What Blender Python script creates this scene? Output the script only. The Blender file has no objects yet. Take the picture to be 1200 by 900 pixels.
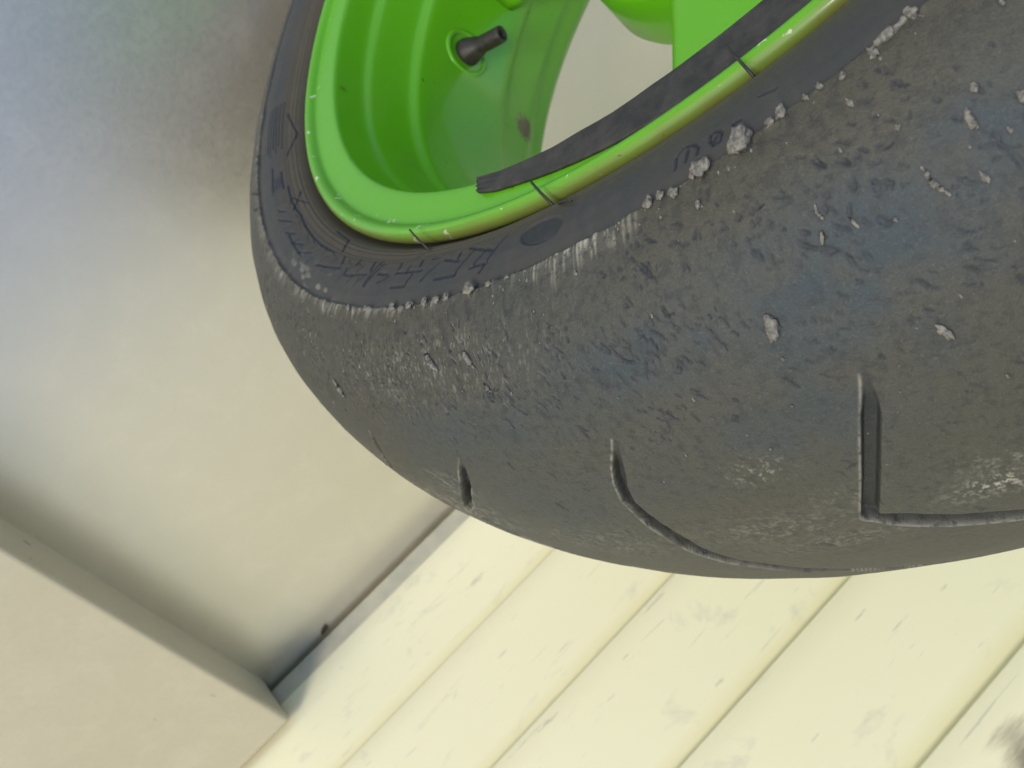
import bpy, math, random
import numpy as np
from mathutils import Matrix, Vector

scene = bpy.context.scene
col = scene.collection
R = math.radians
rng = np.random.default_rng(7)
random.seed(7)

# ------------------------------------------------------------------ camera
CAM_H = 0.6250
BC = np.array([[0.7082, -0.4887, 0.5095],
               [-0.6914, -0.6262, 0.3604],
               [0.1429, -0.6075, -0.7814]])
cam_d = bpy.data.cameras.new("camera")
cam_d.lens = 29.98
cam_d.sensor_width = 36.0
cam_d.clip_start = 0.01
cam_d.clip_end = 200.0
cam_d.dof.use_dof = True
cam_d.dof.focus_distance = 0.205
cam_d.dof.aperture_fstop = 30.0
cam = bpy.data.objects.new("camera", cam_d)
col.objects.link(cam)
_q = np.linalg.qr(BC)[0]
_q = _q * np.sign((_q * BC).sum(0))
cam.matrix_world = Matrix((
    (_q[0, 0], -_q[1, 0], -_q[2, 0], 0.0),
    (_q[0, 1], -_q[1, 1], -_q[2, 1], 0.0),
    (_q[0, 2], -_q[1, 2], -_q[2, 2], CAM_H),
    (0, 0, 0, 1)))
scene.camera = cam

# ------------------------------------------------------------------ sky, sun, exposure
SUN = Vector((-0.64, 0.50, 0.58)).normalized()
EL = math.asin(SUN.z)
AZ = math.atan2(SUN.x, SUN.y)
world = bpy.data.worlds.new("World")
scene.world = world
world.use_nodes = True
wn = world.node_tree.nodes
bg = wn["Background"]
sky = wn.new("ShaderNodeTexSky")
sky.sky_type = 'NISHITA'
sky.sun_disc = False
sky.sun_elevation = EL
sky.sun_rotation = AZ
sky.air_density = 1.0
sky.dust_density = 0.6
world.node_tree.links.new(sky.outputs[0], bg.inputs[0])
bg.inputs[1].default_value = 0.15
sun_d = bpy.data.lights.new("sun", 'SUN')
sun_d.energy = 1.5
sun_d.angle = R(17)
sun_d.color = (1.0, 0.90, 0.72)
sun = bpy.data.objects.new("sun", sun_d)
col.objects.link(sun)
sun.rotation_euler = SUN.to_track_quat('Z', 'Y').to_euler()
vs = scene.view_settings
vs.view_transform = 'Standard'
vs.look = 'None'
vs.gamma = 1.0
vs.exposure = 0.66
vs.use_curve_mapping = False


# ------------------------------------------------------------------ helpers
def mesh_obj(name, verts, faces, mat=None, parent=None, smooth=False):
    me = bpy.data.meshes.new(name)
    me.from_pydata([tuple(map(float, v)) for v in verts], [], faces)
    if smooth:
        me.polygons.foreach_set("use_smooth", [True] * len(me.polygons))
    me.update()
    o = bpy.data.objects.new(name, me)
    col.objects.link(o)
    if mat:
        me.materials.append(mat)
    if parent:
        o.parent = parent
    return o


def grid_obj(name, P, mat, parent=None, close_u=True, attrs=None):
    """P: (nu, nv, 3) grid -> quad mesh, fast."""
    nu, nv = P.shape[:2]
    i = np.arange(nu if close_u else nu - 1)
    j = np.arange(nv - 1)
    I, J = np.meshgrid(i, j, indexing='ij')
    I2 = (I + 1) % nu
    F = np.stack([I * nv + J, I2 * nv + J, I2 * nv + J + 1, I * nv + J + 1], -1).reshape(-1, 4).astype(np.int32)
    me = bpy.data.meshes.new(name)
    me.vertices.add(nu * nv)
    me.vertices.foreach_set("co", P.reshape(-1).astype(np.float32))
    me.loops.add(F.size)
    me.loops.foreach_set("vertex_index", F.reshape(-1))
    me.polygons.add(len(F))
    me.polygons.foreach_set("loop_start", np.arange(0, F.size, 4, dtype=np.int32))
    me.polygons.foreach_set("use_smooth", np.ones(len(F), dtype=bool))
    me.update(calc_edges=True)
    me.validate()
    for k, v in (attrs or {}).items():
        at = me.attributes.new(k, 'FLOAT', 'POINT')
        at.data.foreach_set("value", v.reshape(-1).astype(np.float32))
    me.materials.append(mat)
    o = bpy.data.objects.new(name, me)
    col.objects.link(o)
    if parent:
        o.parent = parent
    return o


def tag(o, label=None, cat=None, group=None, kind=None):
    if label: o["label"] = label
    if cat: o["category"] = cat
    if group: o["group"] = group
    if kind: o["kind"] = kind
    return o


def bevel_box(x0, x1, y0, y1, z0, z1, b):
    """box with chamfered edges (two segments), list of verts/faces via bmesh"""
    import bmesh
    bm = bmesh.new()
    bmesh.ops.create_cube(bm, size=1.0)
    for v in bm.verts:
        v.co = Vector(((x0 + x1) / 2 + v.co.x * (x1 - x0), (y0 + y1) / 2 + v.co.y * (y1 - y0), (z0 + z1) / 2 + v.co.z * (z1 - z0)))
    bmesh.ops.bevel(bm, geom=bm.edges[:], offset=b, segments=3, profile=0.5, affect='EDGES')
    return bm


def bm_obj(name, bm, mat, parent=None, smooth=False):
    me = bpy.data.meshes.new(name)
    bm.to_mesh(me)
    bm.free()
    me.materials.append(mat)
    if smooth:
        me.polygons.foreach_set("use_smooth", [True] * len(me.polygons))
    o = bpy.data.objects.new(name, me)
    col.objects.link(o)
    if parent:
        o.parent = parent
    return o


class Nodes:
    def __init__(self, name):
        self.m = bpy.data.materials.new(name)
        self.m.use_nodes = True
        self.t = self.m.node_tree
        self.b = self.t.nodes["Principled BSDF"]

    def n(self, typ, **kw):
        nd = self.t.nodes.new(typ)
        for k, v in kw.items():
            if k.startswith("i_"):
                nd.inputs[k[2:].replace("_", " ")].default_value = v
            else:
                setattr(nd, k, v)
        return nd

    def l(self, a, b):
        self.t.links.new(a, b)

    def noise(self, scale, detail=4, rough=0.55, vec=None, dist=0.0, sc=None):
        nd = self.n("ShaderNodeTexNoise")
        nd.inputs["Scale"].default_value = scale
        nd.inputs["Detail"].default_value = detail
        nd.inputs["Roughness"].default_value = rough
        nd.inputs["Distortion"].default_value = dist
        if vec is None:
            vec = self.obj()
        if sc is not None:
            mp = self.n("ShaderNodeMapping")
            mp.inputs["Scale"].default_value = sc[:3]
            if len(sc) > 3:
                mp.inputs["Rotation"].default_value = sc[3]
            self.l(vec, mp.inputs["Vector"])
            vec = mp.outputs[0]
        self.l(vec, nd.inputs["Vector"])
        return nd.outputs["Fac"]

    def obj(self):
        if not hasattr(self, "_o"):
            self._o = self.n("ShaderNodeTexCoord").outputs["Object"]
        return self._o

    def ramp(self, fac, stops, interp='LINEAR'):
        nd = self.n("ShaderNodeValToRGB")
        cr = nd.color_ramp
        cr.interpolation = interp
        while len(cr.elements) < len(stops):
            cr.elements.new(0.5)
        for e_, (p, c) in zip(cr.elements, stops):
            e_.position = p
            e_.color = (c, c, c, 1) if isinstance(c, (int, float)) else (*c, 1)
        self.l(fac, nd.inputs[0])
        return nd.outputs[0]

    def mix(self, fac, a, b, mode='MIX'):
        nd = self.n("ShaderNodeMix", data_type='RGBA', blend_type=mode)
        for s, v in ((nd.inputs[0], fac), (nd.inputs[6], a), (nd.inputs[7], b)):
            if isinstance(v, (int, float)):
                s.default_value = v
            elif isinstance(v, tuple):
                s.default_value = (*v, 1)
            else:
                self.l(v, s)
        return nd.outputs[2]

    def math(self, op, a, b=0.0, c=0.0, clamp=False):
        nd = self.n("ShaderNodeMath", operation=op, use_clamp=clamp)
        for s, v in zip(nd.inputs, (a, b, c)):
            if isinstance(v, (int, float)):
                s.default_value = v
            else:
                self.l(v, s)
        return nd.outputs[0]

    def attr(self, name):
        return self.n("ShaderNodeAttribute", attribute_name=name).outputs["Fac"]

    def bump(self, h, strength=0.3, dist=0.001, normal=None):
        nd = self.n("ShaderNodeBump")
        nd.inputs["Strength"].default_value = strength
        nd.inputs["Distance"].default_value = dist
        self.l(h, nd.inputs["Height"])
        if normal is not None:
            self.l(normal, nd.inputs["Normal"])
        return nd.outputs[0]

    def out(self, color=None, rough=None, normal=None, spec=None, coat=None, coat_rough=None, metal=None):
        for key, v in (("Base Color", color), ("Roughness", rough), ("Specular IOR Level", spec),
                       ("Coat Weight", coat), ("Coat Roughness", coat_rough), ("Metallic", metal)):
            if v is None:
                continue
            s = self.b.inputs[key]
            if isinstance(v, (int, float)):
                s.default_value = v
            elif isinstance(v, tuple):
                s.default_value = (*v, 1)
            else:
                self.l(v, s)
        if normal is not None:
            self.l(normal, self.b.inputs["Normal"])
        return self.m


# ------------------------------------------------------------------ materials
def mat_concrete(name, base, light, dark, gloss, ior=1.5, coat=0.0, metal=0.0):
    N = Nodes(name)
    big = N.noise(7, 5, 0.6)
    mid = N.noise(34, 6, 0.62, dist=0.4)
    fine = N.noise(260, 4, 0.6)
    c = N.mix(N.ramp(big, [(0.35, 0.0), (0.7, 1.0)]), base, tuple(0.93 * x for x in base))
    c = N.mix(N.ramp(mid, [(0.48, 0.0), (0.74, 0.6)]), c, light)
    c = N.mix(N.ramp(N.noise(19, 5, 0.65, dist=0.8), [(0.55, 0.0), (0.80, 0.35)]), c, dark)
    c = N.mix(N.ramp(fine, [(0.3, 0.35), (0.55, 0.0)]), c, dark)
    sp = N.ramp(N.noise(58, 2, 0.4), [(0.775, 0.0), (0.80, 0.85)])
    c = N.mix(sp, c, (0.10, 0.085, 0.065))
    scr = N.ramp(N.noise(40, 3, 0.5, sc=(0.25, 3.2, 1, (0, 0, 0.9))), [(0.66, 0.0), (0.76, 0.25)])
    c = N.mix(scr, c, light)
    pore = N.ramp(N.noise(620, 3, 0.6), [(0.62, 0.0), (0.72, 0.45)])
    c = N.mix(pore, c, dark)
    h = N.math('ADD', N.math('MULTIPLY', mid, 0.5), N.math('MULTIPLY', fine, 0.25))
    rg = N.ramp(fine, [(0.3, gloss), (0.8, gloss + 0.06)])
    N.b.inputs["IOR"].default_value = ior
    if ior > 3:
        N.b.inputs["Specular Tint"].default_value = (1.0, 0.985, 0.95, 1)
    N.b.inputs["Coat IOR"].default_value = 1.6
    return N.out(c, rg, N.bump(h, 0.05 if ior > 3 else 0.15, 0.0008), spec=0.5, coat=coat, coat_rough=0.3, metal=metal)


M_GROUND = mat_concrete("sealed_ground", (0.245, 0.20, 0.12), (0.38, 0.325, 0.215), (0.165, 0.13, 0.08), 0.34, 8.0, 0.0, 0.0)
M_STEP = mat_concrete("concrete_step", (0.49, 0.435, 0.31), (0.54, 0.485, 0.355), (0.42, 0.37, 0.265), 0.42, 1.9)


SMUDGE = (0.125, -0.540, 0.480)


def mat_siding():
    N = Nodes("cream_siding")
    oi = N.n("ShaderNodeObjectInfo")
    loc = N.n("ShaderNodeVectorMath", operation='ADD')
    N.l(N.obj(), loc.inputs[0])
    N.l(oi.outputs["Location"], loc.inputs[1])
    v = loc.outputs[0]
    c = N.mix(N.noise(6, 4, 0.6, vec=v), (0.80, 0.74, 0.50), (0.825, 0.775, 0.55))
    sm = N.ramp(N.noise(16, 5, 0.65, vec=v, sc=(1, 1, 2.0), dist=0.6), [(0.60, 0.0), (0.74, 0.55)])
    c = N.mix(sm, c, (0.52, 0.51, 0.40))
    scuff = N.ramp(N.noise(30, 4, 0.6, vec=v, sc=(0.7, 1, 2.6, (0, 0.75, 0)), dist=0.3), [(0.665, 0.0), (0.74, 0.75)])
    c = N.mix(scuff, c, (0.38, 0.37, 0.29))
    sp = N.ramp(N.noise(60, 3, 0.6, vec=v, sc=(0.7, 1, 2.2, (0, 0.5, 0)), dist=0.5), [(0.775, 0.0), (0.80, 0.85)])
    c = N.mix(sp, c, (0.11, 0.105, 0.10))
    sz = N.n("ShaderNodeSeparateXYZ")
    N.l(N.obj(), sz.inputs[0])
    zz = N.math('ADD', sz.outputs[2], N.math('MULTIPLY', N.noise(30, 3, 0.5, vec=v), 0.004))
    c = N.mix(N.ramp(zz, [(0.090, 0.0), (0.103, 0.7)]), c, (0.72, 0.65, 0.36))   # yellow bounce shade under the lap, painted into the colour
    hair = N.ramp(N.noise(55, 4, 0.6, vec=v, sc=(0.35, 1, 5.0, (0, 0.55, 0)), dist=0.5), [(0.655, 0.0), (0.70, 0.55)])
    c = N.mix(hair, c, (0.47, 0.45, 0.36))
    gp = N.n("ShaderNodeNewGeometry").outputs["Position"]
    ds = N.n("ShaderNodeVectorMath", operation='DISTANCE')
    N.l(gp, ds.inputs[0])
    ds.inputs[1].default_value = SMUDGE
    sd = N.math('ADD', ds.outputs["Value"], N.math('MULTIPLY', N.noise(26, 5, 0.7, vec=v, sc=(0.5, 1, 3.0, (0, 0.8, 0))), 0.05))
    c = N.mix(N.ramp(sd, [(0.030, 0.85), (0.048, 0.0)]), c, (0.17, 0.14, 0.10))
    grain = N.noise(180, 3, 0.5, vec=v, sc=(0.08, 1, 1))
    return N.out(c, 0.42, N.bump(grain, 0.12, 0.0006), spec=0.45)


M_SIDING = mat_siding()


def mat_trim():
    N = Nodes("weathered_trim")
    c = N.mix(N.ramp(N.noise(40, 5, 0.65), [(0.4, 0.0), (0.65, 1.0)]), (0.48, 0.45, 0.34), (0.40, 0.38, 0.30))
    return N.out(c, 0.5, N.bump(N.noise(200, 3, 0.5), 0.2, 0.0006))


M_TRIM = mat_trim()


def mat_rubber():
    N = Nodes("worn_rubber")
    pale = N.attr("pale"); fresh_shade = N.attr("fresh_shade"); side = N.attr("side"); blue = N.attr("blue")
    n1 = N.noise(11, 3, 0.5)
    n2 = N.noise(62, 5, 0.65)
    n3 = N.noise(420, 5, 0.7)
    n4 = N.noise(1500, 3, 0.6)
    f = N.math('ADD', N.math('MULTIPLY', n1, 0.82), N.math('MULTIPLY', n2, 0.18))
    tread = N.mix(N.math('ADD', blue, N.math('MULTIPLY', N.math('SUBTRACT', f, 0.5), 1.6), clamp=True), (0.055, 0.052, 0.039), (0.026, 0.041, 0.052))
    tread = N.mix(N.ramp(n3, [(0.36, 0.6), (0.50, 0.0)]), tread, (0.022, 0.023, 0.023))
    tread = N.mix(N.ramp(n4, [(0.54, 0.0), (0.72, 0.34)]), tread, (0.105, 0.100, 0.083))
    n5 = N.noise(3200, 3, 0.65)
    tread = N.mix(N.ramp(n5, [(0.34, 0.5), (0.46, 0.0)]), tread, (0.018, 0.020, 0.022))
    wall = N.mix(N.ramp(n2, [(0.35, 0.0), (0.65, 1.0)]), (0.031, 0.034, 0.036), (0.041, 0.040, 0.037))
    # brown dust that settled near the bead (value 2 at the bead, 1 at the tread edge)
    dust = N.math('MULTIPLY', N.math('SUBTRACT', side, 1.42, clamp=True), N.ramp(n2, [(0.3, 1.0), (0.7, 1.0)]), clamp=True)
    dust = N.math('MULTIPLY', dust, 3.0, clamp=True)
    wall = N.mix(dust, wall, (0.058, 0.047, 0.033))
    c = N.mix(N.math('GREATER_THAN', side, 0.5), tread, wall)
    c = N.mix(fresh_shade, c, (0.008, 0.011, 0.018))
    pl = N.math('MULTIPLY', pale, N.ramp(n3, [(0.36, 0.15), (0.52, 1.0)]), clamp=True)
    c = N.mix(pl, c, (0.33, 0.31, 0.25))
    rg = N.math('ADD', 0.50, N.math('MULTIPLY', n3, 0.22))
    rg = N.math('SUBTRACT', rg, N.math('MULTIPLY', fresh_shade, 0.15))
    h = N.math('ADD', n3, N.math('ADD', N.math('MULTIPLY', n4, 0.55), N.math('MULTIPLY', n5, 0.35)))
    hs = N.n("ShaderNodeMix", data_type='FLOAT')
    N.l(N.math('GREATER_THAN', side, 0.5), hs.inputs[0])
    hs.inputs[2].default_value = 1.0
    hs.inputs[3].default_value = 0.35
    h = N.math('MULTIPLY', h, hs.outputs[0])
    return N.out(c, rg, N.bump(h, 0.45, 0.0006), spec=0.36)


M_RUBBER = mat_rubber()


def mat_crumb():
    N = Nodes("dusty_rubber_crumb")
    n = N.noise(900, 5, 0.65)
    g_ = N.n("ShaderNodeNewGeometry")
    c = N.mix(N.ramp(n, [(0.33, 0.0), (0.62, 1.0)]), (0.050, 0.051, 0.053), (0.20, 0.187, 0.152))
    return N.out(c, 0.8, N.bump(N.noise(1600, 4, 0.65), 0.4, 0.0004), spec=0.25)


M_CRUMB = mat_crumb()


def mat_dark(name, c0, c1, rough, sc=300, stretch=None):
    N = Nodes(name)
    c = N.mix(N.ramp(N.noise(sc, 4, 0.6, sc=stretch), [(0.35, 0.0), (0.7, 1.0)]), c0, c1)
    return N.out(c, rough, N.bump(N.noise(sc * 2, 3, 0.6, sc=stretch), 0.35, 0.0005), spec=0.4)


M_TAPE = mat_dark("black_tape", (0.016, 0.016, 0.016), (0.038, 0.036, 0.033), 0.6, 220)
M_VALVE = mat_dark("valve_rubber", (0.012, 0.011, 0.010), (0.032, 0.026, 0.021), 0.5, 400)
M_WHISK = mat_dark("whisker_rubber", (0.012, 0.012, 0.012), (0.03, 0.028, 0.025), 0.55, 500)


def mat_paint():
    N = Nodes("green_rim_paint")
    o = N.obj()
    sx = N.n("ShaderNodeSeparateXYZ")
    N.l(o, sx.inputs[0])
    rr = N.math('SQRT', N.math('ADD', N.math('MULTIPLY', sx.outputs[0], sx.outputs[0]), N.math('MULTIPLY', sx.outputs[1], sx.outputs[1])))
    c = N.mix(N.noise(9, 3, 0.5), (0.082, 0.315, 0.005), (0.095, 0.34, 0.008))
    # dull rubbing film
    film = N.ramp(N.noise(26, 5, 0.6, dist=0.5), [(0.48, 0.0), (0.72, 0.22)])
    c = N.mix(film, c, (0.13, 0.29, 0.03))
    sp = N.ramp(N.noise(240, 2, 0.4), [(0.765, 0.0), (0.785, 0.9)])
    c = N.mix(sp, c, (0.02, 0.025, 0.01))
    # chips on the lip
    lip = N.math('MULTIPLY', N.ramp(rr, [(0.2255, 0.0), (0.2268, 1.0)]), N.ramp(sx.outputs[2], [(0.06, 0.0), (0.075, 1.0)]))
    chip = N.ramp(N.noise(210, 3, 0.55), [(0.665, 0.0), (0.685, 1.0)])
    c = N.mix(N.math('MULTIPLY', lip, chip), c, (0.55, 0.62, 0.46))
    # brown dirt packed on the outer shoulder of the lip, against the tyre
    dm = N.math('MULTIPLY', lip, N.ramp(N.math('ADD', rr, N.math('MULTIPLY', N.noise(60, 4, 0.6), 0.0022)), [(0.2337, 0.0), (0.2340, 1.0)]))
    c = N.mix(dm, c, (0.115, 0.078, 0.034))
    # one grimy patch in the barrel
    pt = N.n("ShaderNodeVectorMath", operation='DISTANCE')
    N.l(o, pt.inputs[0])
    pt.inputs[1].default_value = GRIME
    gd = N.math('ADD', pt.outputs["Value"], N.math('MULTIPLY', N.noise(130, 5, 0.7), 0.026))
    c = N.mix(N.ramp(gd, [(0.0205, 0.95), (0.0225, 0.0)]), c, (0.085, 0.055, 0.025))
    pt2 = N.n("ShaderNodeVectorMath", operation='DISTANCE')
    N.l(o, pt2.inputs[0])
    pt2.inputs[1].default_value = SPOT
    c = N.mix(N.ramp(N.math('ADD', pt2.outputs["Value"], N.math('MULTIPLY', N.noise(400, 2, 0.5), 0.002)), [(0.0030, 1.0), (0.0036, 0.0)]), c, (0.012, 0.015, 0.008))
    rg = N.math('ADD', 0.30, N.math('MULTIPLY', N.noise(40, 4, 0.6), 0.2))
    nb = N.bump(N.math('ADD', N.noise(70, 2, 0.5), N.math('MULTIPLY', N.noise(900, 2, 0.5), 0.06)), 0.06, 0.001)
    grit = N.ramp(N.noise(330, 4, 0.7), [(0.66, 0.0), (0.74, 0.35)])
    c = N.mix(grit, c, (0.05, 0.10, 0.015))
    return N.out(c, rg, nb, spec=0.25, coat=0.35, coat_rough=0.10)


def pol(th, r, a):
    return (r * math.cos(R(th)), r * math.sin(R(th)), a)


GRIME = pol(-163.0, 0.2095, -0.052)
SPOT = pol(-145.3, 0.2106, 0.0722)
M_PAINT = mat_paint()

# ------------------------------------------------------------------ setting: ground
WALL_Y = -0.5510
gx = np.concatenate([np.linspace(-14, -0.6, 14), np.linspace(-0.5, 0.9, 60), np.linspace(1.0, 14, 14)])
gy = np.concatenate([np.linspace(WALL_Y - 0.03, 0.5, 50), np.linspace(0.6, 14, 14)])
GX, GY = np.meshgrid(gx, gy, indexing='ij')
gz = np.zeros_like(GX)
ground = grid_obj("ground", np.stack([GX, GY, gz], -1), M_GROUND, close_u=False)
tag(ground, kind="structure")

# ------------------------------------------------------------------ concrete step beside the wall
import bmesh
sb = bevel_box(-1.5, -0.2295, WALL_Y + 0.0185, 1.3, -0.02, 0.0600, 0.0035)
for v in sb.verts:
    if v.co.z < 0.03 and v.co.x > -1:
        v.co.x -= 0.009 * (0.06 - v.co.z) / 0.08      # the side face leans in a little towards its foot
step = bm_obj("concrete_step", sb, M_STEP, smooth=False)
tag(step, "low beige concrete step with a straight edge, dark shadow along its foot", "step")

# ------------------------------------------------------------------ siding wall
wall = bpy.data.objects.new("siding_wall", None)
col.objects.link(wall)
wall.location = (0.2, WALL_Y, 0)
tag(wall, "cream house wall of horizontal lap siding boards behind the tyre", "wall")
PITCH = 0.1040
Z0 = 0.0275
XA, XB = -1.9, 2.1
NB = 13
prof_b = [(0.000, 0.0020), (0.0000, 0.0100), (0.0005, 0.0107), (0.0014, 0.0110), (0.020, 0.0104), (0.050, 0.0092), (0.080, 0.0080),
          (0.0985, 0.0076), (0.1015, 0.0074), (0.1085, 0.0070), (0.1085, 0.0020)]
bx_ = np.linspace(XA, XB, 81)
bme = None
for k in range(NB):
    if bme is None:
        P = np.zeros((len(bx_), len(prof_b), 3))
        for j, (z, y) in enumerate(prof_b):
            P[:, j, 0] = bx_
            P[:, j, 1] = y + 0.0006 * np.sin(bx_ * 5.3)
            P[:, j, 2] = z
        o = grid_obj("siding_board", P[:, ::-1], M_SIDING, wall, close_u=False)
        bme = o.data
        md = None
    else:
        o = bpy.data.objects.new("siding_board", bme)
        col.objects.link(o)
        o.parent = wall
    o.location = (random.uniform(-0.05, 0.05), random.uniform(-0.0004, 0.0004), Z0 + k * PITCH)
tb = bevel_box(XA, XB, -0.006, 0.0090, 0.0045, Z0 - 0.001, 0.0015)
bm_obj("base_trim", tb, M_TRIM, wall)
bb = bevel_box(XA, XB, -0.05, 0.0008, -0.03, Z0 + NB * PITCH, 0.0005)
bm_obj("wall_backing", bb, M_TRIM, wall)
# dry leaf scrap at the foot of the wall is built further down

# ------------------------------------------------------------------ the wheel: frame
CW = Vector((0.2910, -0.1233, 0.3138))
EW = Vector((0.320, 0.182, 0.930)); GW = Vector((0.874, 0.322, -0.364)); NW = Vector((-0.3654, 0.9291, -0.0563))
NW.normalize()
EW = (EW - NW * EW.dot(NW)).normalized()
GW = NW.cross(EW)
ROT = Matrix((EW, GW, NW)).transposed()
wheel = bpy.data.objects.new("motorcycle_wheel", None)
col.objects.link(wheel)
base_w = Vector((CW.x, CW.y, 0.0))
wheel.matrix_world = Matrix.Translation(base_w) @ ROT.to_4x4()
OFF = ROT.transposed() @ (CW - base_w)
tag(wheel, "worn black slick motorcycle tyre with balled rubber crumbs on a bright green rim", "wheel")

# ------------------------------------------------------------------ tyre mesh
R0, TW, RW = 0.3140, 0.0905, 0.2615
th = np.concatenate([np.arange(-150, -92, 0.115), np.arange(-92, -44, 0.062), np.arange(-44, -20, 0.6), np.arange(-20, 210, 2.0)])
t_ = np.concatenate([np.linspace(-90, -34, 26, endpoint=False), np.linspace(-34, -14, 40, endpoint=False), np.linspace(-14, 20, 240, endpoint=False), np.linspace(20, 90, 250)])
tr = np.radians(t_)
tread_a = TW * np.sin(tr)
tread_r = RW + (R0 - RW) * np.cos(tr)
SW = np.array([(.0905, .2615), (.0896, .2606), (.0900, .257), (.0894, .252), (.0881, .2472), (.0864, .2432), (.0856, .2426), (.0845, .2397), (.0831, .2374), (.0808, .2354), (.0785, .2340), (.0765, .2325), (.0748, .229), (.072, .225)])
sseg = np.r_[0, np.cumsum(np.hypot(*np.diff(SW, axis=0).T))]
s_near = np.concatenate([np.arange(0.0003, 0.030, 0.00036), np.linspace(0.0305, sseg[-1], 16)])
sa = np.interp(s_near, sseg, SW[:, 0]); sr = np.interp(s_near, sseg, SW[:, 1])


def sm(v, k):
    ker = np.ones(k) / k
    p = np.pad(v, k // 2, mode='edge')
    return np.convolve(p, ker, 'valid')[:len(v)]


sa = sm(sa, 5); sr = sm(sr, 5)
s_far = sseg[::-1][:-1]
fa = -np.interp(s_far, sseg, SW[:, 0]); fr = np.interp(s_far, sseg, SW[:, 1])
pa = np.concatenate([fa, tread_a, sa]); pr = np.concatenate([fr, tread_r, sr])
nf, nt, ns = len(fa), len(t_), len(sa)
# arc coordinate of the tread, metres, 0 at the crown
ta = np.r_[0, np.cumsum(np.hypot(np.diff(tread_a), np.diff(tread_r)))]
ta -= np.interp(0.0, t_, ta)
# row normals
da = np.gradient(pa); dr = np.gradient(pr)
ln = np.hypot(da, dr) + 1e-12
nA, nR = -dr / ln, da / ln
TH = np.radians(th)
D = np.zeros((len(th), len(pa)))
pale = np.zeros_like(D); fresh_shade = np.zeros_like(D)
side = np.zeros(len(pa)); side[:nf] = 1.6
side[nf + nt:] = 1.0 + np.clip(s_near / 0.030, 0, 1)
trows = slice(nf, nf + nt)
srows = slice(nf + nt, nf + nt + ns)


def lattice(shape_seed):
    return np.random.default_rng(shape_seed).random((256, 256))


def vnoise(x, y, seed):
    L = lattice(seed)
    xi = np.floor(x).astype(int); yi = np.floor(y).astype(int)
    fx = x - xi; fy = y - yi
    fx = fx * fx * (3 - 2 * fx); fy = fy * fy * (3 - 2 * fy)
    a = L[xi % 256, yi % 256]; b = L[(xi + 1) % 256, yi % 256]
    c = L[xi % 256, (yi + 1) % 256]; d = L[(xi + 1) % 256, (yi + 1) % 256]
    return (a * (1 - fx) + b * fx) * (1 - fy) + (c * (1 - fx) + d * fx) * fy


def sstep(a, b, x):
    k = np.clip((x - a) / (b - a), 0, 1)
    return k * k * (3 - 2 * k)


# metric coordinates on the tread: X = theta * radius, Y = arc
XT = TH[:, None] * tread_r[None, :]
YT = np.broadcast_to(ta[None, :], XT.shape)
XU = np.broadcast_to(TH[:, None] * 0.285, XT.shape)
Dt = np.zeros_like(XT); Pt = np.zeros_like(XT); Ft = np.zeros_like(XT)
# gentle undulation and torn grain of the worn rubber
Dt += 0.00045 * (vnoise(XU * 90, YT * 90, 1) - 0.5)
g1 = vnoise(XU * 700, YT * 420, 2); g2 = vnoise(XU * 1500, YT * 1000, 3)
tearing = sstep(20, 60, t_)[None, :] * sstep(0.30, 0.62, vnoise(XU * 30, YT * 30, 5))
Dt += 0.00007 * (g1 - 0.5) + 0.00005 * (g2 - 0.5)
Dt -= 0.00008 * tearing * sstep(0.60, 0.85, g1)
Ft += 0.30 * tearing * sstep(0.62, 0.85, g1)


def tarc(t):
    return np.interp(t, t_, ta)


def trad(t):
    return RW + (R0 - RW) * math.cos(R(t))


def win(thc, half_deg):
    i0 = np.searchsorted(th, thc - half_deg); i1 = np.searchsorted(th, thc + half_deg)
    return slice(max(i0, 0), max(min(i1, len(th)), i0 + 1))


def winrow(tc, half):
    j0 = np.searchsorted(t_, tc - half); j1 = np.searchsorted(t_, tc + half)
    return slice(max(j0, 0), min(max(j1, j0 + 1), nt))


# --- grooves
CUT = np.zeros_like(Dt)
G1 = [(-64.46, 40.5), (-65.13, 34.75), (-66.06, 28.77), (-67.13, 21.91), (-68.75, 11.9), (-67.75, 8.3), (-66.28, 3.4), (-64.27, -1.4), (-61.0, -9.0)]
G2 = [(-76.04, 44.2), (-76.85, 39.2), (-77.75, 33.9), (-78.25, 29.0), (-78.28, 20.7), (-78.2, 10.6), (-77.4, 2.1), (-75.78, -4.6), (-73.36, -12.8), (-71, -20)]
G3 = [(-88.0, 43.7), (-90.0, 34.5), (-94.0, 20.0), (-93.3, 12.0), (-91, 3.0), (-88, -8.0)]
G4 = [(-98.04, 46.9), (-99.47, 38.3), (-100.3, 33.3), (-102, 25), (-102, 12), (-99, 0)]
grooves = [G1, G2, G3, G4]
for k in range(1, 24):
    grooves.append([(a_ - 34.5 - 11.4 * k - 0.0, b_) for a_, b_ in G1])
grooves.append([(a_ + 11.4, b_) for a_, b_ in G1])


def wrap(a_):
    while a_ < th[0]: a_ += 360
    while a_ > th[-1]: a_ -= 360
    return a_


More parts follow.
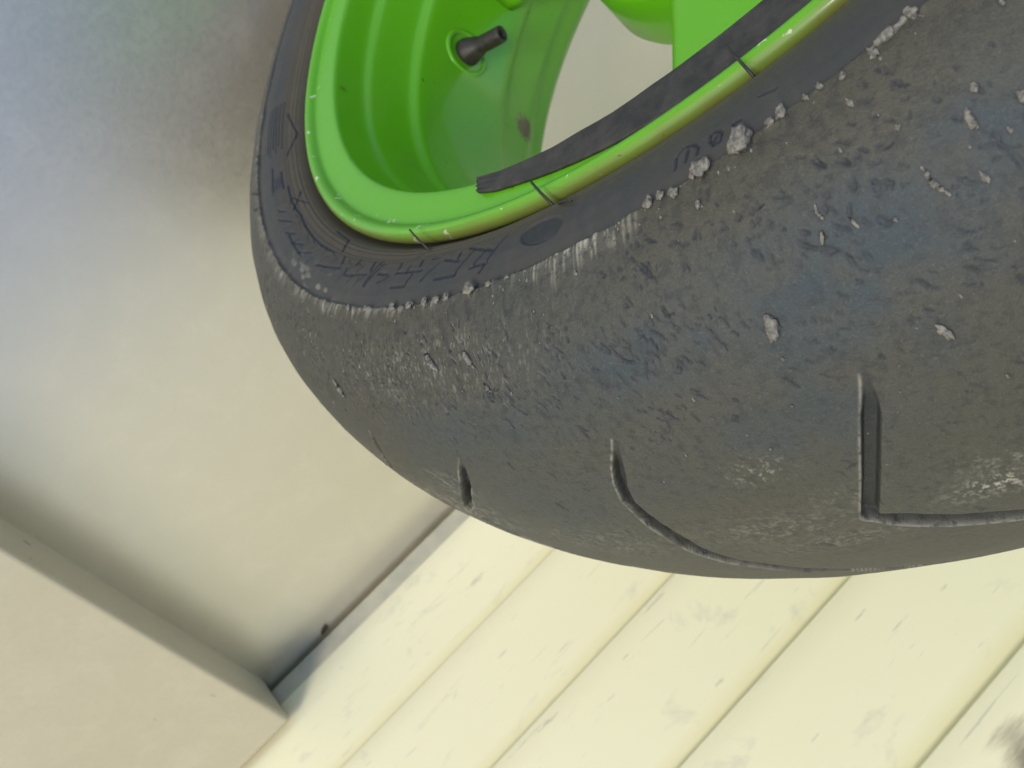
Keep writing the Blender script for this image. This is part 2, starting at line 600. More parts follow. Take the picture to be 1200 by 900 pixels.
for gi, G in enumerate(grooves):
    if gi >= 4:
        sh = wrap(G[0][0]) - G[0][0]
        G = [(a_ + sh, b_) for a_, b_ in G]
    lo = min(p[0] for p in G) - 1.5; hi = max(p[0] for p in G) + 1.5
    si = slice(np.searchsorted(th, lo), np.searchsorted(th, hi))
    if si.stop - si.start < 3:
        continue
    best = np.full((si.stop - si.start, nt), 1e9)
    along = np.zeros_like(best); sgn = np.zeros_like(best); acc = 0.0
    X = XT[si]; Y = YT[si]; XN = XU[si]
    for (a0, b0), (a1, b1) in zip(G[:-1], G[1:]):
        y0, y1 = tarc(b0), tarc(b1)
        # use the local row radius for x so grooves do not shear
        x0 = R(a0) * tread_r[None, :]; x1 = R(a1) * tread_r[None, :]
        dx = x1 - x0; dy = y1 - y0
        L2 = dx * dx + dy * dy
        u = np.clip(((X - x0) * dx + (Y - y0) * dy) / L2, 0, 1)
        ex = X - (x0 + u * dx); ey = Y - (y0 + u * dy)
        d = np.hypot(ex, ey)
        mk = d < best
        best = np.where(mk, d, best)
        along = np.where(mk, acc + u * np.sqrt(L2), along)
        sgn = np.where(mk, np.sign(ex + ey), sgn)
        acc += math.sqrt(float(L2.mean()))
    jag = 0.00010 * (vnoise(XN * 150, Y * 150, 12) - 0.5)
    wd = (0.00175 if gi != 1 else 0.0015) * (0.45 + 0.55 * sstep(0.0, 0.012, along))
    if gi != 1:
        wd = wd + 0.0013 * sstep(0.048, 0.056, along)
    else:
        wd = wd + 0.0010 * sstep(0.022, 0.04, along)
    cut = 1 - sstep(wd - 0.00045, wd + 0.00025, best + jag)
    depth = 0.0034 * (0.04 + 0.96 * sstep(0.0005, 0.014, along))
    if gi == 2:
        depth = depth * (1 + 1.2 * sstep(0.020, 0.032, along))
    Dt[si] = Dt[si] * (1 - cut) - cut * depth
    Ft[si] = np.clip(Ft[si] * (1 - cut) + 0.40 * cut, 0, 1)  # shade inside the groove partly painted as darker colour
    CUT[si] = np.maximum(CUT[si], cut)
    lipm = np.exp(-((best + jag - wd - 0.0004) / 0.00030) ** 2) * (sgn < 0)
    Dt[si] += lipm * 0.00016 * (0.4 + 0.6 * vnoise(XN * 120, Y * 120, 13))
    Pt[si] += lipm * 0.55 * (0.35 + 0.65 * sstep(0.3, 0.6, vnoise(XN * 140, Y * 140, 14)))


# --- small tears: elongated pits with a torn, raised upstream edge
def tear(thc, tc, length, width, depth, ang, rim, palev, freshv):
    h = (length * 1.7 + width) / 0.29 * 57.3
    si = win(thc, h)
    half_t = (length * 1.7 + width) / 0.075 * 57.3
    sj = winrow(tc, half_t)
    if si.stop - si.start < 3 or sj.stop - sj.start < 3:
        return
    X = XT[si, sj] - R(thc) * tread_r[None, sj]
    Y = YT[si, sj] - tarc(tc)
    ca, sa_ = math.cos(ang), math.sin(ang)
    u = X * ca + Y * sa_      # along the tear
    v = -X * sa_ + Y * ca
    wob = width * 0.7 * (vnoise(X * 900 + thc * 7, Y * 900 + tc * 3, 21) - 0.5)
    v = v + wob
    e = np.exp(-((u / length) ** 4) - (v / width) ** 2)
    Dt[si, sj] -= depth * e
    Ft[si, sj] = np.maximum(Ft[si, sj], freshv * sstep(0.22, 0.55, e + 0.35 * (vnoise(X * 2200 + thc * 31, Y * 2200 + tc * 17, 22) - 0.5)))
    vr = v - 1.25 * width
    er = np.exp(-((u / length) ** 2) - (vr / (0.55 * width)) ** 2)
    Dt[si, sj] += rim * er
    Pt[si, sj] = np.maximum(Pt[si, sj], palev * np.clip(er * 1.4, 0, 1))


made = 0
while made < 1250:
    z = rng.random()
    if z < 0.60:
        thc = rng.uniform(-124, -70); tc = 48 + 36 * rng.beta(2.4, 2.0)
    elif z < 0.92:
        thc = rng.uniform(-74, -46); tc = 38 + 48 * rng.beta(2.0, 2.0)
    else:
        thc = rng.uniform(-124, -50); tc = rng.uniform(5, 50)
    cl = float(vnoise(np.array([R(thc) * 0.29 * 85]), np.array([tarc(tc) * 85]), 71)[0])
    if z < 0.92 and rng.random() > sstep(0.32, 0.72, np.array(cl)) * 0.95 + 0.05:
        continue
    made += 1
    left = max(0.0, min(1.0, (-76 - thc) / 12))
    big = rng.random() ** 3
    dp = (0.00016 + 0.00034 * big) * (0.75 + 0.95 * left)
    ln_ = 0.0004 + 0.0011 * big + 0.0004 * rng.random()
    wd_ = rng.uniform(0.00020, 0.00036) * (1.3 - 0.35 * left) * (1 + 0.5 * big)
    pv = (rng.random() ** 3) * left * 0.9
    if z >= 0.92:
        dp *= 0.6; pv = 0.0
    ang = R(-66 + rng.normal(0, 22))
    tear(thc, tc, ln_, wd_, dp, ang, dp * rng.uniform(0.15, 0.6) * (0.3 + left), pv, rng.uniform(0.35, 0.7) + 0.3 * left)
    if rng.random() < 0.35:      # a tear often runs on in a kinked tail
        tear(thc + rng.uniform(0.05, 0.25), tc - ln_ / 0.08 * 57.3 * 0.9, ln_ * 0.8, wd_ * 0.7, dp * 0.7, ang + rng.normal(0, 0.7), dp * 0.1, 0.0, rng.uniform(0.5, 0.9))

# --- scuffed pale places (dust rubbed into the rubber)
def scuff(thc, tc, rx, ry, amount, seed, fx=500, fy=500, lo=0.5, hi=0.72):
    si = win(thc, rx / 0.29 * 57.3 * 2.2); sj = winrow(tc, ry / 0.06 * 57.3 * 2.2)
    X = XT[si, sj] - R(thc) * tread_r[None, sj]; Y = YT[si, sj] - tarc(tc)
    e = np.exp(-(X / rx) ** 2 - (Y / ry) ** 2)
    nz = sstep(lo, hi, 0.6 * vnoise(X * fx, Y * fy, seed) + 0.4 * vnoise(X * fx * 2.7, Y * fy * 2.7, seed + 1))
    Pt[si, sj] = np.maximum(Pt[si, sj], amount * e * nz)


scuff(-63.6, 10.5, 0.009, 0.0045, 0.85, 31, 1100, 900, 0.48, 0.70)
scuff(-62.0, 16.0, 0.012, 0.004, 0.35, 32, 1000, 900)
scuff(-68.9, 19.0, 0.008, 0.004, 0.20, 33, 1100, 900)
scuff(-71.0, 30.0, 0.007, 0.004, 0.5, 34, 1200, 1000, 0.56, 0.74)
scuff(-73.0, 14.0, 0.022, 0.007, 0.22, 35, 900, 1100)
scuff(-71.0, 6.0, 0.022, 0.005, 0.22, 36, 900, 1200)
scuff(-84.0, 14.0, 0.030, 0.010, 0.22, 37, 900, 1000)
scuff(-96.0, 20.0, 0.030, 0.010, 0.55, 38, 400, 600)
scuff(-92.0, 33.0, 0.012, 0.006, 0.40, 39, 700, 700)
scuff(-104.0, 30.0, 0.03, 0.010, 0.35, 40, 500, 700)
scuff(-88.0, 70.0, 0.050, 0.010, 0.35, 41, 1300, 600, 0.60, 0.80)
for thc, tc in ((-83.4, 76.9), (-86.4, 68.0), (-91.5, 62.0)):
    scuff(thc, tc, 0.004, 0.0028, 0.30, 42 + int(-thc), 1400, 900, 0.50, 0.75)

# --- ragged burr of smeared rubber along the tread edge
edge = sstep(84.5, 89.5, t_)[None, :]
tear_len = vnoise(XU * 420, YT * 60, 51)
spike = sstep(0.45, 0.95, tear_len) * sstep(0.25, 0.7, vnoise(XU * 90, YT * 20, 52))
amt = np.interp(th, [-160, -122, -112, -100, -78, -66, -50, -40], [0.0007, 0.0011, 0.0009, 0.0010, 0.0007, 0.0004, 0.0005, 0.0004])[:, None]
Dt += edge * amt * (0.25 + spike)
strk = sstep(0.42, 0.8, 0.6 * vnoise(XU * 1500, YT * 120, 53) + 0.4 * vnoise(XU * 600, YT * 200, 54))
zone = np.interp(th, [-140, -112, -98, -90, -80, -77, -71.5, -69.5, -60], [0.35, 0.65, 0.9, 0.45, 0.15, 0.9, 0.9, 0.1, 0.1])[:, None]
fall = sstep(np.interp(th, [-112, -98, -80, -77, -71, -69], [84, 86, 88, 80, 81, 88])[:, None], 90.0, t_[None, :] + 5 * (tear_len - 0.5))
Pt = np.maximum(Pt, zone * fall * (0.10 + 0.90 * strk))
Dt += 0.00016 * zone * fall * (strk - 0.5)

Pt *= 1 - sstep(0.5, 0.95, CUT)
D[:, trows] = Dt; pale[:, trows] = np.clip(Pt, 0, 1); fresh_shade[:, trows] = np.clip(Ft, 0, 1)

# --- near sidewall: moulded ribs, ornament strokes, size figures, smooth oval
STROKES = [(-99.2, 19.84, -98.45, 15.25), (-98.05, 20.18, -97.9, 9.29), (-102.3, 11.93, -98.7, 13.65), (-102.05, 18.81, -102.05, 17.31), (-94.45, 18.92, -94.05, 15.82), (-92.45, 16.51, -92.4, 13.99), (-96.85, 14.1, -95.1, 13.76), (-93.9, 14.1, -90.15, 13.53), (-91.2, 18.46, -90.85, 15.71), (-94.85, 12.84, -95.85, 10.55), (-88.25, 15.59, -89.45, 9.29), (-91.35, 9.4, -91.25, 12.38), (-87.75, 16.05, -85.75, 13.53), (-86.3, 17.89, -86.05, 15.14), (-85.45, 18.81, -82.2, 13.3), (-84.6, 16.97, -85.4, 8.94), (-82.9, 15.14, -83.75, 8.94), (-81.4, 18.0, -82.55, 6.19), (-83.75, 9.17, -82.15, 8.71), (-87.6, 8.6, -85.3, 8.14), (-89.8, 18.23, -89.05, 18.23), (-93.3, 8.14, -91.3, 8.14), (-91.9, 25.6, -93.05, 21.44), (-94.6, 28.5, -91.9, 25.6), (-120.55, 10.89, -118.7, 14.1), (-117.7, 10.66, -115.25, 13.99), (-114.8, 10.55, -112.05, 14.1), (-109.2, 11.35, -104.25, 14.22), (-105.6, 19.38, -104.65, 15.94), (-103.05, 14.68, -102.7, 12.04), (-102.2, 20.07, -101.9, 16.86), (-97.3, 18.81, -97.75, 8.94), (-99.45, 11.47, -99.5, 8.83), (-126.3, 11.35, -124.7, 14.91), (-124.5, 9.98, -121.65, 15.59), (-129.85, 19.26, -125.95, 19.03), (-125.95, 19.03, -121.8, 20.41), (-121.8, 20.41, -118.6, 19.61), (-118.6, 19.61, -115.55, 19.15), (-115.55, 19.15, -111.6, 18.81), (-111.6, 18.81, -108.35, 19.38), (-126.65, 20.18, -123.4, 25.8), (-108.75, 27.18, -107.15, 21.1), (-112.75, 27.63, -108.75, 27.18), (-127.2, 24.65, -123.7, 18.23), (-119.55, 11.47, -113.4, 10.21),
           (-134, 17, -130, 17), (-136, 12, -131, 11), (-141, 27, -137, 21), (-146, 21, -141, 27)]
FIGURES = [(-67.75, 9.86, -67.85, 6.08), (-67.75, 9.86, -67.35, 11.7), (-67.35, 11.7, -66.7, 10.21), (-66.7, 10.21, -66.45, 8.14), (-66.45, 8.14, -66.55, 6.31), (-67.05, 9.63, -67.2, 6.54), (-65.8, 7.8, -65.7, 9.63), (-65.7, 9.63, -65.3, 9.17), (-65.3, 9.17, -65.1, 7.57), (-65.1, 7.57, -65.25, 5.62), (-65.25, 5.62, -65.6, 5.62), (-65.6, 5.62, -65.8, 7.8), (-65.55, 6.77, -65.4, 7.68), (-64.55, 5.62, -64.45, 8.14), (-64.45, 8.14, -64.1, 7.45)]
XS = TH[:, None] * sr[None, :]
XV = np.broadcast_to(TH[:, None] * 0.25, XS.shape)
YS = np.broadcast_to(s_near[None, :], XS.shape)
Ds = 0.00006 * (vnoise(XV * 500, YS * 500, 61) - 0.5) + 0.0004 * (vnoise(XV * 60, YS * 60, 62) - 0.5)
Ps = np.zeros_like(XS); Fs = np.zeros_like(XS)
for rib, dpt in ((0.0205, 0.00022), (0.0240, -0.00025), (0.0262, -0.00025)):
    Ds += dpt * np.exp(-((YS - rib) / 0.0004) ** 2)


def stroke(th0, s0, th1, s1, w, depth, shade_):
    lo, hi = min(th0, th1) - 0.6, max(th0, th1) + 0.6
    si = slice(np.searchsorted(th, lo), np.searchsorted(th, hi))
    if si.stop - si.start < 2:
        return
    X = XS[si]; Y = YS[si]
    rad = sr[None, :]
    x0 = R(th0) * rad; x1 = R(th1) * rad; y0 = s0 / 1000; y1 = s1 / 1000
    dx = x1 - x0; dy = y1 - y0
    u = np.clip(((X - x0) * dx + (Y - y0) * dy) / (dx * dx + dy * dy), 0, 1)
    d = np.hypot(X - x0 - u * dx, Y - y0 - u * dy)
    c = 1 - sstep(w * 0.6, w * 1.4, d)
    Ds[si] -= depth * c
    Fs[si] = np.maximum(Fs[si], shade_ * c)  # shade line of the shallow stroke painted as dark colour


for s_ in STROKES:
    stroke(*s_, 0.00055, 0.00035, 1.0)
for s_ in FIGURES:
    stroke(*s_, 0.00042, 0.00025, 0.85)
stroke(-63.0, 11.0, -62.2, 9.3, 0.0004, 0.0006, 0.9)
for k in range(15):                     # slanted moulded hatching between the long strokes
    q0 = -127.0 + 2.05 * k
    stroke(q0, 16.5 + 1.5 * math.sin(k * 2.1), q0 - 0.8, 9.5 + 1.2 * math.cos(k * 1.3), 0.00036, 0.0002, 0.7)
    if k % 3 != 1:
        stroke(q0 + 0.3, 18.5, q0 + 1.5, 17.6 + math.sin(k), 0.0003, 0.0002, 0.7)
for k in range(6):                      # concentric hatching further round
    ss = 8.5 + 1.9 * k
    stroke(-149, ss, -140 + (k % 2), ss, 0.00034, 0.0004, 0.7)
ov = ((XS - R(-77.6) * sr[None, :]) / 0.0072 * 0.92 + (YS - 0.0122) / 0.0042 * 0.35) ** 2 + ((YS - 0.0122) / 0.0052) ** 2
om = 1 - sstep(0.85, 1.05, ov)
Ds = Ds * (1 - om) - 0.00045 * om
Fs = np.maximum(Fs, 0.55 * om)
dk = np.exp(-((XS - R(-132.0) * sr[None, :]) / 0.006) ** 4 - ((YS - 0.013) / 0.004) ** 4)
Fs = np.maximum(Fs, 0.8 * dk * sstep(0.2, 0.5, vnoise(XV * 300, YS * 300, 63)))
# a couple of light grazes
Ps = np.maximum(Ps, 0.35 * sstep(0.62, 0.8, vnoise(XV * 220, YS * 500, 64)) * np.exp(-((YS - 0.004) / 0.006) ** 2) * sstep(-118, -112, th)[:, None] * (1 - sstep(-106, -100, th)[:, None]))
Ps = np.maximum(Ps, 0.02 * sstep(0.55, 0.9, vnoise(XV * 500, YS * 120, 65)))
# burr leans over the first rows of the sidewall
eb = np.exp(-(YS / 0.0007) ** 2)
Ds += eb * 0.0006 * sstep(0.4, 0.9, vnoise(XV * 420, YS * 40, 51))
Ps = np.maximum(Ps, eb * 0.6 * np.interp(th, [-135, -118, -95, -80], [0.2, 0.8, 0.8, 0.3])[:, None] * sstep(0.35, 0.7, vnoise(XV * 420, YS * 40, 51)))
D[:, srows] = Ds; pale[:, srows] = Ps; fresh_shade[:, srows] = Fs

# bluer zones of the tread
bluea = np.zeros_like(D)
bt = np.zeros_like(Dt)
for c_th, c_t, w_th, w_t, am in ((-62.5, 56, 6.5, 17, 1.0), (-56.0, 62, 5.0, 14, 0.8), (-71.0, 60, 6.0, 9, 0.7), (-84, 52, 9.0, 7, 0.35), (-67, 38, 4, 8, 0.7), (-78, 30, 7, 7, 0.3), (-55, 35, 4, 10, 0.4), (-105, 45, 10, 10, 0.35)):
    bt = np.maximum(bt, am * np.exp(-((th[:, None] - c_th) / w_th) ** 2 - ((t_[None, :] - c_t) / w_t) ** 2))
bluea[:, trows] = np.clip(0.8 * bt * (0.45 + 1.1 * vnoise(XU * 160, YT * 160, 81)), 0, 1)
AA = pa[None, :] + nA[None, :] * D
RR = pr[None, :] + nR[None, :] * D
PT = np.stack([RR * np.cos(TH)[:, None], RR * np.sin(TH)[:, None], AA], -1)
tyre = grid_obj("tyre", PT, M_RUBBER, wheel,
                attrs={"pale": pale, "fresh_shade": fresh_shade, "side": np.broadcast_to(side[None, :], D.shape), "blue": bluea})
tyre.location = OFF
tyre["label"] = "black tyre, worn smooth, with torn rubber and angled grooves"


def tread_point(thd, td, lift=0.0):
    rr = RW + (R0 - RW) * math.cos(R(td)); aa = TW * math.sin(R(td))
    na = (R0 - RW) * math.sin(R(td)); nr = TW * math.cos(R(td))
    l_ = math.hypot(na, nr); na /= l_; nr /= l_
    p = Vector(pol(thd, rr + nr * lift, aa + na * lift))
    nrm = Vector(pol(thd, nr, na)).normalized()
    tx = Vector((-math.sin(R(thd)), math.cos(R(thd)), 0))
    return p, nrm, tx, nrm.cross(tx)


def side_point(thd, smm, lift=0.0):
    aa = float(np.interp(smm / 1000, sseg, SW[:, 0])); rr = float(np.interp(smm / 1000, sseg, SW[:, 1]))
    return Vector(pol(thd, rr, aa + lift))


# ------------------------------------------------------------------ rubber crumbs stuck to the tread edge
def crumb_bm(rx, ry, rz, seed, sub=3):
    bm = bmesh.new()
    bmesh.ops.create_icosphere(bm, subdivisions=sub, radius=1.0)
    from mathutils import noise as mn
    o = Vector((seed * 3.1, seed * 1.7, seed * 0.9))
    for v in bm.verts:
        d = v.co.normalized()
        k = 1 + 0.62 * mn.noise(d * 1.3 + o) + 0.36 * mn.noise(d * 2.7 + o) + 0.16 * mn.noise(d * 6 + o)
        v.co = Vector((d.x * rx * k, d.y * ry * k, d.z * rz * k))
    return bm


CRUMBS = [(-64.11,90.0,2.84,2.84),(-66.22,90.0,1.90,2.25),(-66.41,90.0,0.87,0.87),(-66.79,90.0,0.88,1.05),(-62.20,90.0,1.30,1.62),(-62.72,89.9,0.98,0.98),(-68.61,90.0,1.08,1.26),(-67.86,88.6,0.89,1.42),(-66.85,82.3,0.70,1.35),(-58.16,88.2,0.90,1.80),(-57.45,89.4,1.49,1.19),(-56.43,90.0,1.03,1.32),(-66.29,54.3,1.25,2.1),(-61.36,41.3,0.80,1.6),(-56.31,70.1,0.9,0.9),(-56.89,67.5,0.60,1.1),(-56.97,65.6,0.7,0.85),(-57.60,58.1,0.55,1.1),(-55.46,64.7,0.55,0.95),(-56.25,61.7,0.45,0.6),(-89.18,90.0,2.0,1.9),(-91.33,90.0,1.4,1.6),(-87.40,90.0,1.3,1.8),(-86.14,90.0,1.35,1.1),(-85.07,90.0,1.3,1.7),(-82.65,90.0,2.1,1.8),(-80.99,90.0,1.10,1.0),(-79.39,90.0,1.0,0.9),(-98.12,89.8,2.0,1.3),(-95.33,90.0,1.70,0.9),(-60.40,90.0,0.79,1.26),(-59.49,88.2,0.55,0.7),(-61.05,89.7,0.75,1.4),(-75.53,88.9,0.9,0.9),(-74.16,82.2,0.65,1.0),(-69.29,90.0,0.91,1.27),(-60.50,59.9,0.45,0.45),(-59.73,82.1,0.5,1.3),(-58.83,72.3,0.42,0.42)]


def place_on(o, thd, td, lift, roll=0.0):
    p, nrm, tx, ty = tread_point(thd, td, lift)
    m = Matrix((tx, ty, nrm)).transposed().to_4x4()
    m = Matrix.Translation(p) @ m @ Matrix.Rotation(roll, 4, 'Z')
    o.matrix_local = m


for k, (thd, td, rx, ry) in enumerate(CRUMBS):
    sc_ = random.uniform(0.65, 1.1) if k > 6 else 0.9
    rx *= sc_ * random.uniform(0.85, 1.15) / 1000; ry *= sc_ * random.uniform(0.85, 1.2) / 1000
    hz = 0.75 * min(rx, ry)
    o = bm_obj("rubber_crumb", crumb_bm(rx, ry, hz, k + 1), M_CRUMB, tyre, smooth=True)
    place_on(o, thd, td, hz * 0.55 if td < 85 else hz * 0.8, random.uniform(-0.4, 0.4))

# curled shavings
WORMS = [[(-58.9, 64.79), (-58.91, 63.53), (-58.91, 61.93), (-58.89, 60.74), (-58.79, 59.75), (-58.69, 58.49)],
         [(-56.86, 68.21), (-56.92, 67.1), (-56.95, 65.75), (-56.87, 64.61)],
         [(-58.33, 87.02), (-58.03, 89.34), (-57.73, 89.46), (-57.35, 88.78), (-56.66, 90.0), (-56.24, 90.0)],
         [(-62.52, 69.18), (-62.6, 67.66), (-62.51, 66.02)], [(-61.74, 64.19), (-61.63, 61.7)], [(-62.78, 64.75), (-63.04, 62.13)],
         [(-62.51, 90.0), (-62.92, 89.23)], [(-100.57, 63.12), (-99.88, 60.78), (-99.55, 57.87)],
         [(-86.9, 74.0), (-86.5, 71.5), (-86.0, 69.0)], [(-83.3, 73.0), (-83.0, 70.4), (-82.7, 68.0)], [(-82.4, 64.0), (-82.0, 61.4)]]
WR = [0.55, 0.7, 0.8, 0.4, 0.35, 0.35, 0.5, 0.9, 1.0, 0.85, 0.7]


def tube(name, pts, radii, mat, parent, seg=8):
    V, F = [], []
    for i, p in enumerate(pts):
        d = (pts[min(i + 1, len(pts) - 1)] - pts[max(i - 1, 0)]).normalized()
        a = d.orthogonal().normalized(); b = d.cross(a)
        for k in range(seg):
            an = 2 * math.pi * k / seg
            V.append(p + (a * math.cos(an) + b * math.sin(an)) * radii[i])
    for i in range(len(pts) - 1):
        for k in range(seg):
            k2 = (k + 1) % seg
            F.append((i * seg + k, i * seg + k2, (i + 1) * seg + k2, (i + 1) * seg + k))
    F.append(tuple(range(seg))[::-1]); F.append(tuple((len(pts) - 1) * seg + k for k in range(seg)))
    return mesh_obj(name, V, F, mat, parent, smooth=True)


for W_, r_ in zip(WORMS, WR):
    W_ = [W_[0]] + W_ + [W_[-1]]
    dense = []
    for i in range(1, len(W_) - 2):
        for q_ in range(5):
            u = q_ / 5
            dense.append((W_[i][0] * (1 - u) + W_[i + 1][0] * u, W_[i][1] * (1 - u) + W_[i + 1][1] * u))
    dense.append(W_[-1])
    pts_ = []; rad_ = []
    for i, (a_, b_) in enumerate(dense):
        u = i / (len(dense) - 1)
        rr = r_ / 1000 * (0.35 + 0.65 * math.sin(math.pi * min(max(u, 0.06), 0.94))) * random.uniform(0.75, 1.25)
        p, nrm, tx, ty = tread_point(a_, b_, rr * 0.5)
        pts_.append(p + tx * random.uniform(-.00012, .00012)); rad_.append(rr)
    tube("rubber_shaving", pts_, rad_, M_CRUMB, tyre)

# tiny grains too small to pick apart: one joined part
grains = bmesh.new()
for k in range(320):
    z = random.random()
    if z < 0.5:
        thd = random.uniform(-128, -52); td = 90 - abs(random.gauss(0, 2.5))
    elif z < 0.85:
        thd = random.uniform(-118, -76); td = random.uniform(58, 88)
    else:
        thd = random.uniform(-76, -52); td = random.uniform(20, 88)
    r_ = random.uniform(0.00010, 0.00034)
    p, nrm, tx, ty = tread_point(thd, td, r_ * 0.4)
    g_ = bmesh.ops.create_icosphere(grains, subdivisions=1, radius=r_)
    q = random.uniform(0.7, 2.4)
    for v in g_["verts"]:
        c = v.co * random.uniform(0.75, 1.25)
        v.co = p + tx * c.x + ty * c.y * q + nrm * c.z
go = bm_obj("rubber_grains", grains, M_CRUMB, tyre)
go["kind"] = "stuff"

# ------------------------------------------------------------------ moulding whiskers on the sidewall
def whisker(p0, p1, r_, bend):
    pts_ = []; rad_ = []
    for i in range(7):
        u = i / 6
        pts_.append(p0.lerp(p1, u) + bend * (math.sin(math.pi * u)))
        rad_.append(r_ * (1 - 0.25 * u))
    tube("rubber_whisker", pts_, rad_, M_WHISK, tyre, 7)


whisker(side_point(-92.6, 25.4, -0.0003), Vector(pol(-95.2, 0.2318, 0.0868)), 0.00042, Vector((0, 0, 0.0008)))
whisker(side_point(-78.6, 26.5, -0.0003), Vector(pol(-80.2, 0.2290, 0.0865)), 0.00048, Vector((0, 0, 0.0008)))
whisker(side_point(-63.6, 26.2, -0.0003), Vector(pol(-64.3, 0.2268, 0.0865)), 0.00042, Vector((0, 0, 0.0008)))
whisker(side_point(-77.6, 24.0, 0.0002), side_point(-75.4, 17.5, 0.0012), 0.00042, Vector((0, 0, 0.0004)))
whisker(side_point(-133.9, 0.4, -0.0005), Vector(pol(-134.3, 0.2635, 0.0925)), 0.0006, Vector((0, 0, 0)))
whisker(side_point(-130.8, 0.4, -0.0005), Vector(pol(-131.0, 0.2638, 0.0922)), 0.0008, Vector((0, 0, 0)))

# ------------------------------------------------------------------ rim
RP = [(.066, .2222), (.0745, .2238), (.0755, .2300), (.0768, .2317), (.0785, .2326), (.0805, .2324), (.0820, .2313), (.0827, .2298), (.0825, .2283), (.0815, .2270),
      (.0800, .2262), (.0790, .2256), (.0786, .2245), (.0783, .2200), (.0779, .2132), (.0775, .2122), (.0766, .2116), (.0745, .2112), (.0625, .2104), (.0605, .2098),
      (.0592, .2086), (.0578, .2076), (.0555, .2071), (.0380, .2045), (.0362, .2040), (.0345, .2026), (.0332, .2012), (.0315, .2005), (.0280, .2002),
      (.010, .1998), (-.010, .1998), (-.0260, .2002), (-.0290, .2008), (-.0310, .2024), (-.0330, .2040), (-.0360, .2048), (-.0540, .2080), (-.0570, .2090), (-.0600, .2112), (-.0640, .2138), (-.0680, .2152),
      (-.0740, .2172), (-.0775, .2195), (-.0800, .2240), (-.0835, .2268), (-.0848, .2295), (-.0838, .2318), (-.0805, .2328), (-.0772, .2318), (-.0757, .2290), (-.0748, .2240), (-.066, .2222),
      (-.056, .2170), (-.042, .2125), (.042, .2125), (.056, .2170), (.066, .2222)]
rp = np.array(RP)
thr = np.radians(np.arange(0, 360, 0.75))
PR = np.stack([rp[None, :, 1] * np.cos(thr)[:, None], rp[None, :, 1] * np.sin(thr)[:, None], np.broadcast_to(rp[None, :, 0], (len(thr), len(rp)))], -1)
rim = grid_obj("rim", PR, M_PAINT, wheel)
rim.location = OFF
rim["label"] = "bright green painted rim with chipped lip"
ssd = rim.modifiers.new("ss", 'SUBSURF')
ssd.levels = 1; ssd.render_levels = 1

# hub
HP = [(-.012, .030), (-.012, .0935), (-.0110, .0955), (-.0085, .0965), (.010, .0950), (.0165, .0940), (.0195, .0925), (.0205, .0900), (.0205, .070), (.026, .066), (.040, .064), (.0415, .062), (.0415, .030), (.0, .028), (-.012, .030)]
hp = np.array(HP)
thh = np.radians(np.arange(0, 360, 2.0))
PH = np.stack([hp[None, :, 1] * np.cos(thh)[:, None], hp[None, :, 1] * np.sin(thh)[:, None], np.broadcast_to(hp[None, :, 0], (len(thh), len(hp)))], -1)
grid_obj("hub", PH, M_PAINT, rim)


# three broad spokes
def spoke(theta):
    bm = bmesh.new()
    out = []
    rr = [0.078, 0.100, 0.120, 0.145, 0.170, 0.190, 0.2025]
    hw = [0.0330, 0.0325, 0.0322, 0.0322, 0.0330, 0.0370, 0.0450]
    top = [(r_, -w) for r_, w in zip(rr, hw)] + [(r_, w) for r_, w in zip(rr[::-1], hw[::-1])]
    c, s = math.cos(R(theta)), math.sin(R(theta))
    va = [bm.verts.new((x * c - y * s, x * s + y * c, 0.030)) for x, y in top]
    vb = [bm.verts.new((x * c - y * s, x * s + y * c, -0.022)) for x, y in top]
    bm.faces.new(va); bm.faces.new(vb[::-1])
    n_ = len(top)
    for i in range(n_):
        j = (i + 1) % n_
        bm.faces.new((vb[i], vb[j], va[j], va[i]))
    bmesh.ops.recalc_face_normals(bm, faces=bm.faces[:])
    edges = [e for e in bm.edges if abs(e.verts[0].co.z - e.verts[1].co.z) < 1e-6]
    bmesh.ops.bevel(bm, geom=edges, offset=0.0075, segments=5, profile=0.5, affect='EDGES')
    o = bm_obj("spoke", bm, M_PAINT, rim, smooth=True)
    return o


for k in range(3):
    o = spoke(-72 + 120 * k)
    md = o.modifiers.new("wn", 'WEIGHTED_NORMAL')

# ------------------------------------------------------------------ valve stem
VT, VA = -166.8, 0.004
def lathe(name, prof, parent, mat, seg=28):
    thv = np.linspace(0, 2 * np.pi, seg, endpoint=False)
    pv = np.array(prof)
    P = np.stack([pv[None, :, 1] * np.cos(thv)[:, None], pv[None, :, 1] * np.sin(thv)[:, None], np.broadcast_to(pv[None, :, 0], (seg, len(pv)))], -1)
    return grid_obj(name, P, mat, parent)


VB = [(-0.002, 0.0), (-0.002, 0.0090), (0.0015, 0.0092), (0.0035, 0.0088), (0.0090, 0.0070), (0.0115, 0.0062), (0.0122, 0.0052)]
for k in range(9):
    z = 0.0125 + k * 0.0017
    VB += [(z, 0.0052), (z + 0.0008, 0.00555), (z + 0.0016, 0.0052)]
VB += [(0.0290, 0.0054), (0.0305, 0.0052), (0.0308, 0.0044), (0.0302, 0.0034), (0.0275, 0.0030), (0.0275, 0.0)]
valve = lathe("valve_stem", VB, wheel, M_VALVE)
inw = Vector(pol(VT, -1, 0)).normalized()
inw = (inw + Vector((0, 0, -0.16))).normalized()
zx = Vector((0, 0, 1)); xx = zx.cross(inw).normalized(); yy = inw.cross(xx)
valve.matrix_local = Matrix.Translation(OFF + Vector(pol(VT, 0.1998, VA))) @ Matrix((xx, yy, inw)).transposed().to_4x4() @ Matrix.Scale(0.9, 4)
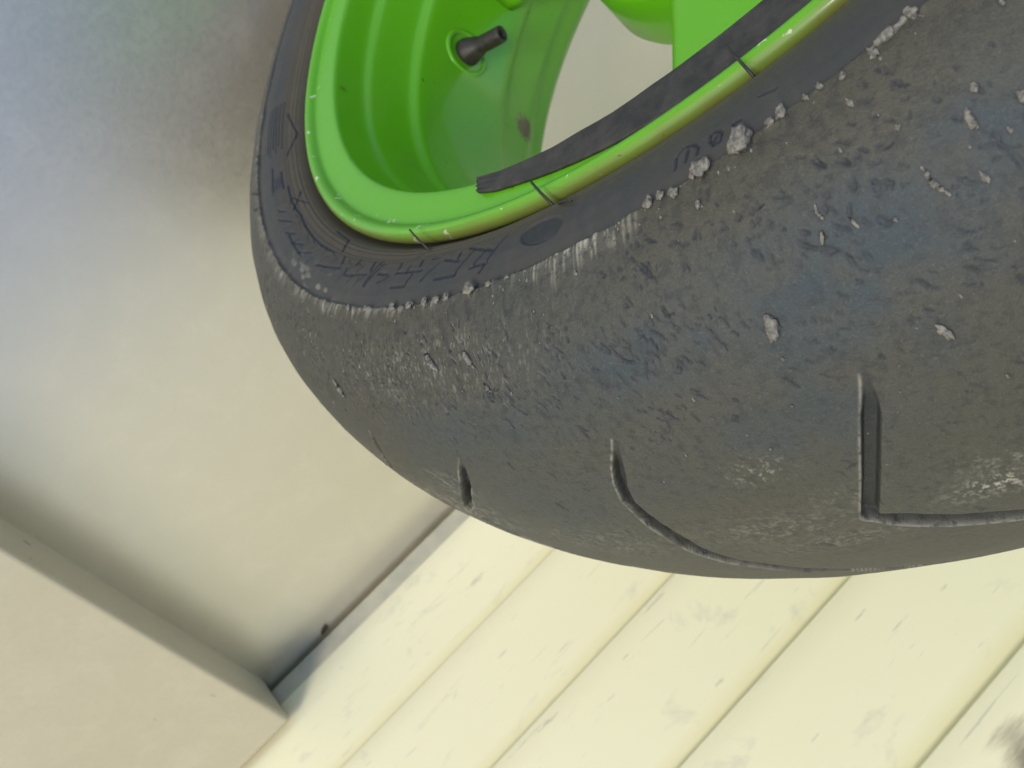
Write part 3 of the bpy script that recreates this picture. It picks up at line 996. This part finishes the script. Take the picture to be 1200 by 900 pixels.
boss = lathe("valve_boss", [(-0.002, 0.0152), (0.0003, 0.0150), (0.0011, 0.0140), (0.0012, 0.0128), (0.0004, 0.0118), (-0.002, 0.0112)], rim, M_PAINT, 40)
inr = Vector(pol(VT, -1, 0)).normalized(); xx2 = zx.cross(inr).normalized()
boss.matrix_local = Matrix.Translation(Vector(pol(VT, 0.1998, VA))) @ Matrix((xx2, inr.cross(xx2), inr)).transposed().to_4x4()

# ------------------------------------------------------------------ black tape strip inside the lip
tt = np.arange(-90.6, -30, 0.18)
nz1 = np.interp(tt, tt[::9], rng.normal(0, 1, len(tt[::9]))); nz2 = np.interp(tt, tt[::22], rng.normal(0, 1, len(tt[::22])))
ri = 0.2119 + 0.00008 * nz1 + 0.00022 * nz2
ro = np.interp(tt, [-91, -84, -74, -66], [0.2180, 0.2198, 0.2236, 0.2260])
rows = []
fr0 = 0.6 * np.linspace(0, 1, 13) + rng.normal(0, 0.025, 13)        # slanted, frayed end
for j, u in enumerate(np.linspace(0, 1, 13)):
    sh = np.clip(1 - (tt - tt[0]) / 3.0, 0, 1)
    thj = tt + sh * fr0[j] * 1.6
    r_ = ri + (ro - ri) * u
    a_ = 0.0781 + 0.0003 * u + 0.0009 * sh * rng.random() + 0.0012
    rows.append(np.stack([r_ * np.cos(np.radians(thj)), r_ * np.sin(np.radians(thj)), a_ + 0 * tt], -1))
top_ = np.stack(rows, 1)
bot_ = top_.copy(); bot_[..., 2] -= 0.0013
ring = np.concatenate([top_, bot_[:, ::-1]], 1)
ring = np.concatenate([ring, ring[:, :1]], 1)
tape = grid_obj("tape_strip", ring, M_TAPE, wheel, close_u=False)
nv_ = ring.shape[1]
me = tape.data
tb_ = bmesh.new(); tb_.from_mesh(me); tb_.verts.ensure_lookup_table()
for i in (0, len(tt) - 1):
    for j in range(12):
        try:
            tb_.faces.new([tb_.verts[i * nv_ + j], tb_.verts[i * nv_ + j + 1], tb_.verts[i * nv_ + 24 - j], tb_.verts[i * nv_ + 25 - j]])
        except Exception:
            pass
tb_.to_mesh(me); tb_.free()
tape.location = OFF
tape["label"] = "black tape strip with a frayed cut end"

# ------------------------------------------------------------------ dry leaf scrap at the wall foot
lp = bmesh.new()
pts2 = [(-0.0062, 0), (-0.003, 0.0022), (0.001, 0.0026), (0.0052, 0.0012), (0.0064, -0.0004), (0.002, -0.0022), (-0.003, -0.0020)]
up = [lp.verts.new((x, y, 0.0012 + 0.0012 * math.sin(x * 400))) for x, y in pts2]
dn = [lp.verts.new((x, y, 0.0004 + 0.0012 * math.sin(x * 400))) for x, y in pts2]
lp.faces.new(up); lp.faces.new(dn[::-1])
for i in range(len(pts2)):
    j = (i + 1) % len(pts2)
    lp.faces.new((dn[i], dn[j], up[j], up[i]))
leaf = bm_obj("leaf_scrap", lp, mat_dark("dry_leaf", (0.03, 0.022, 0.012), (0.07, 0.05, 0.03), 0.7, 300))
leaf.location = (-0.168, WALL_Y + 0.0125, 0.0)
leaf.rotation_euler = (0, 0, 0.5)
tag(leaf, "tiny dark dry leaf scrap lying at the foot of the siding", "leaf")
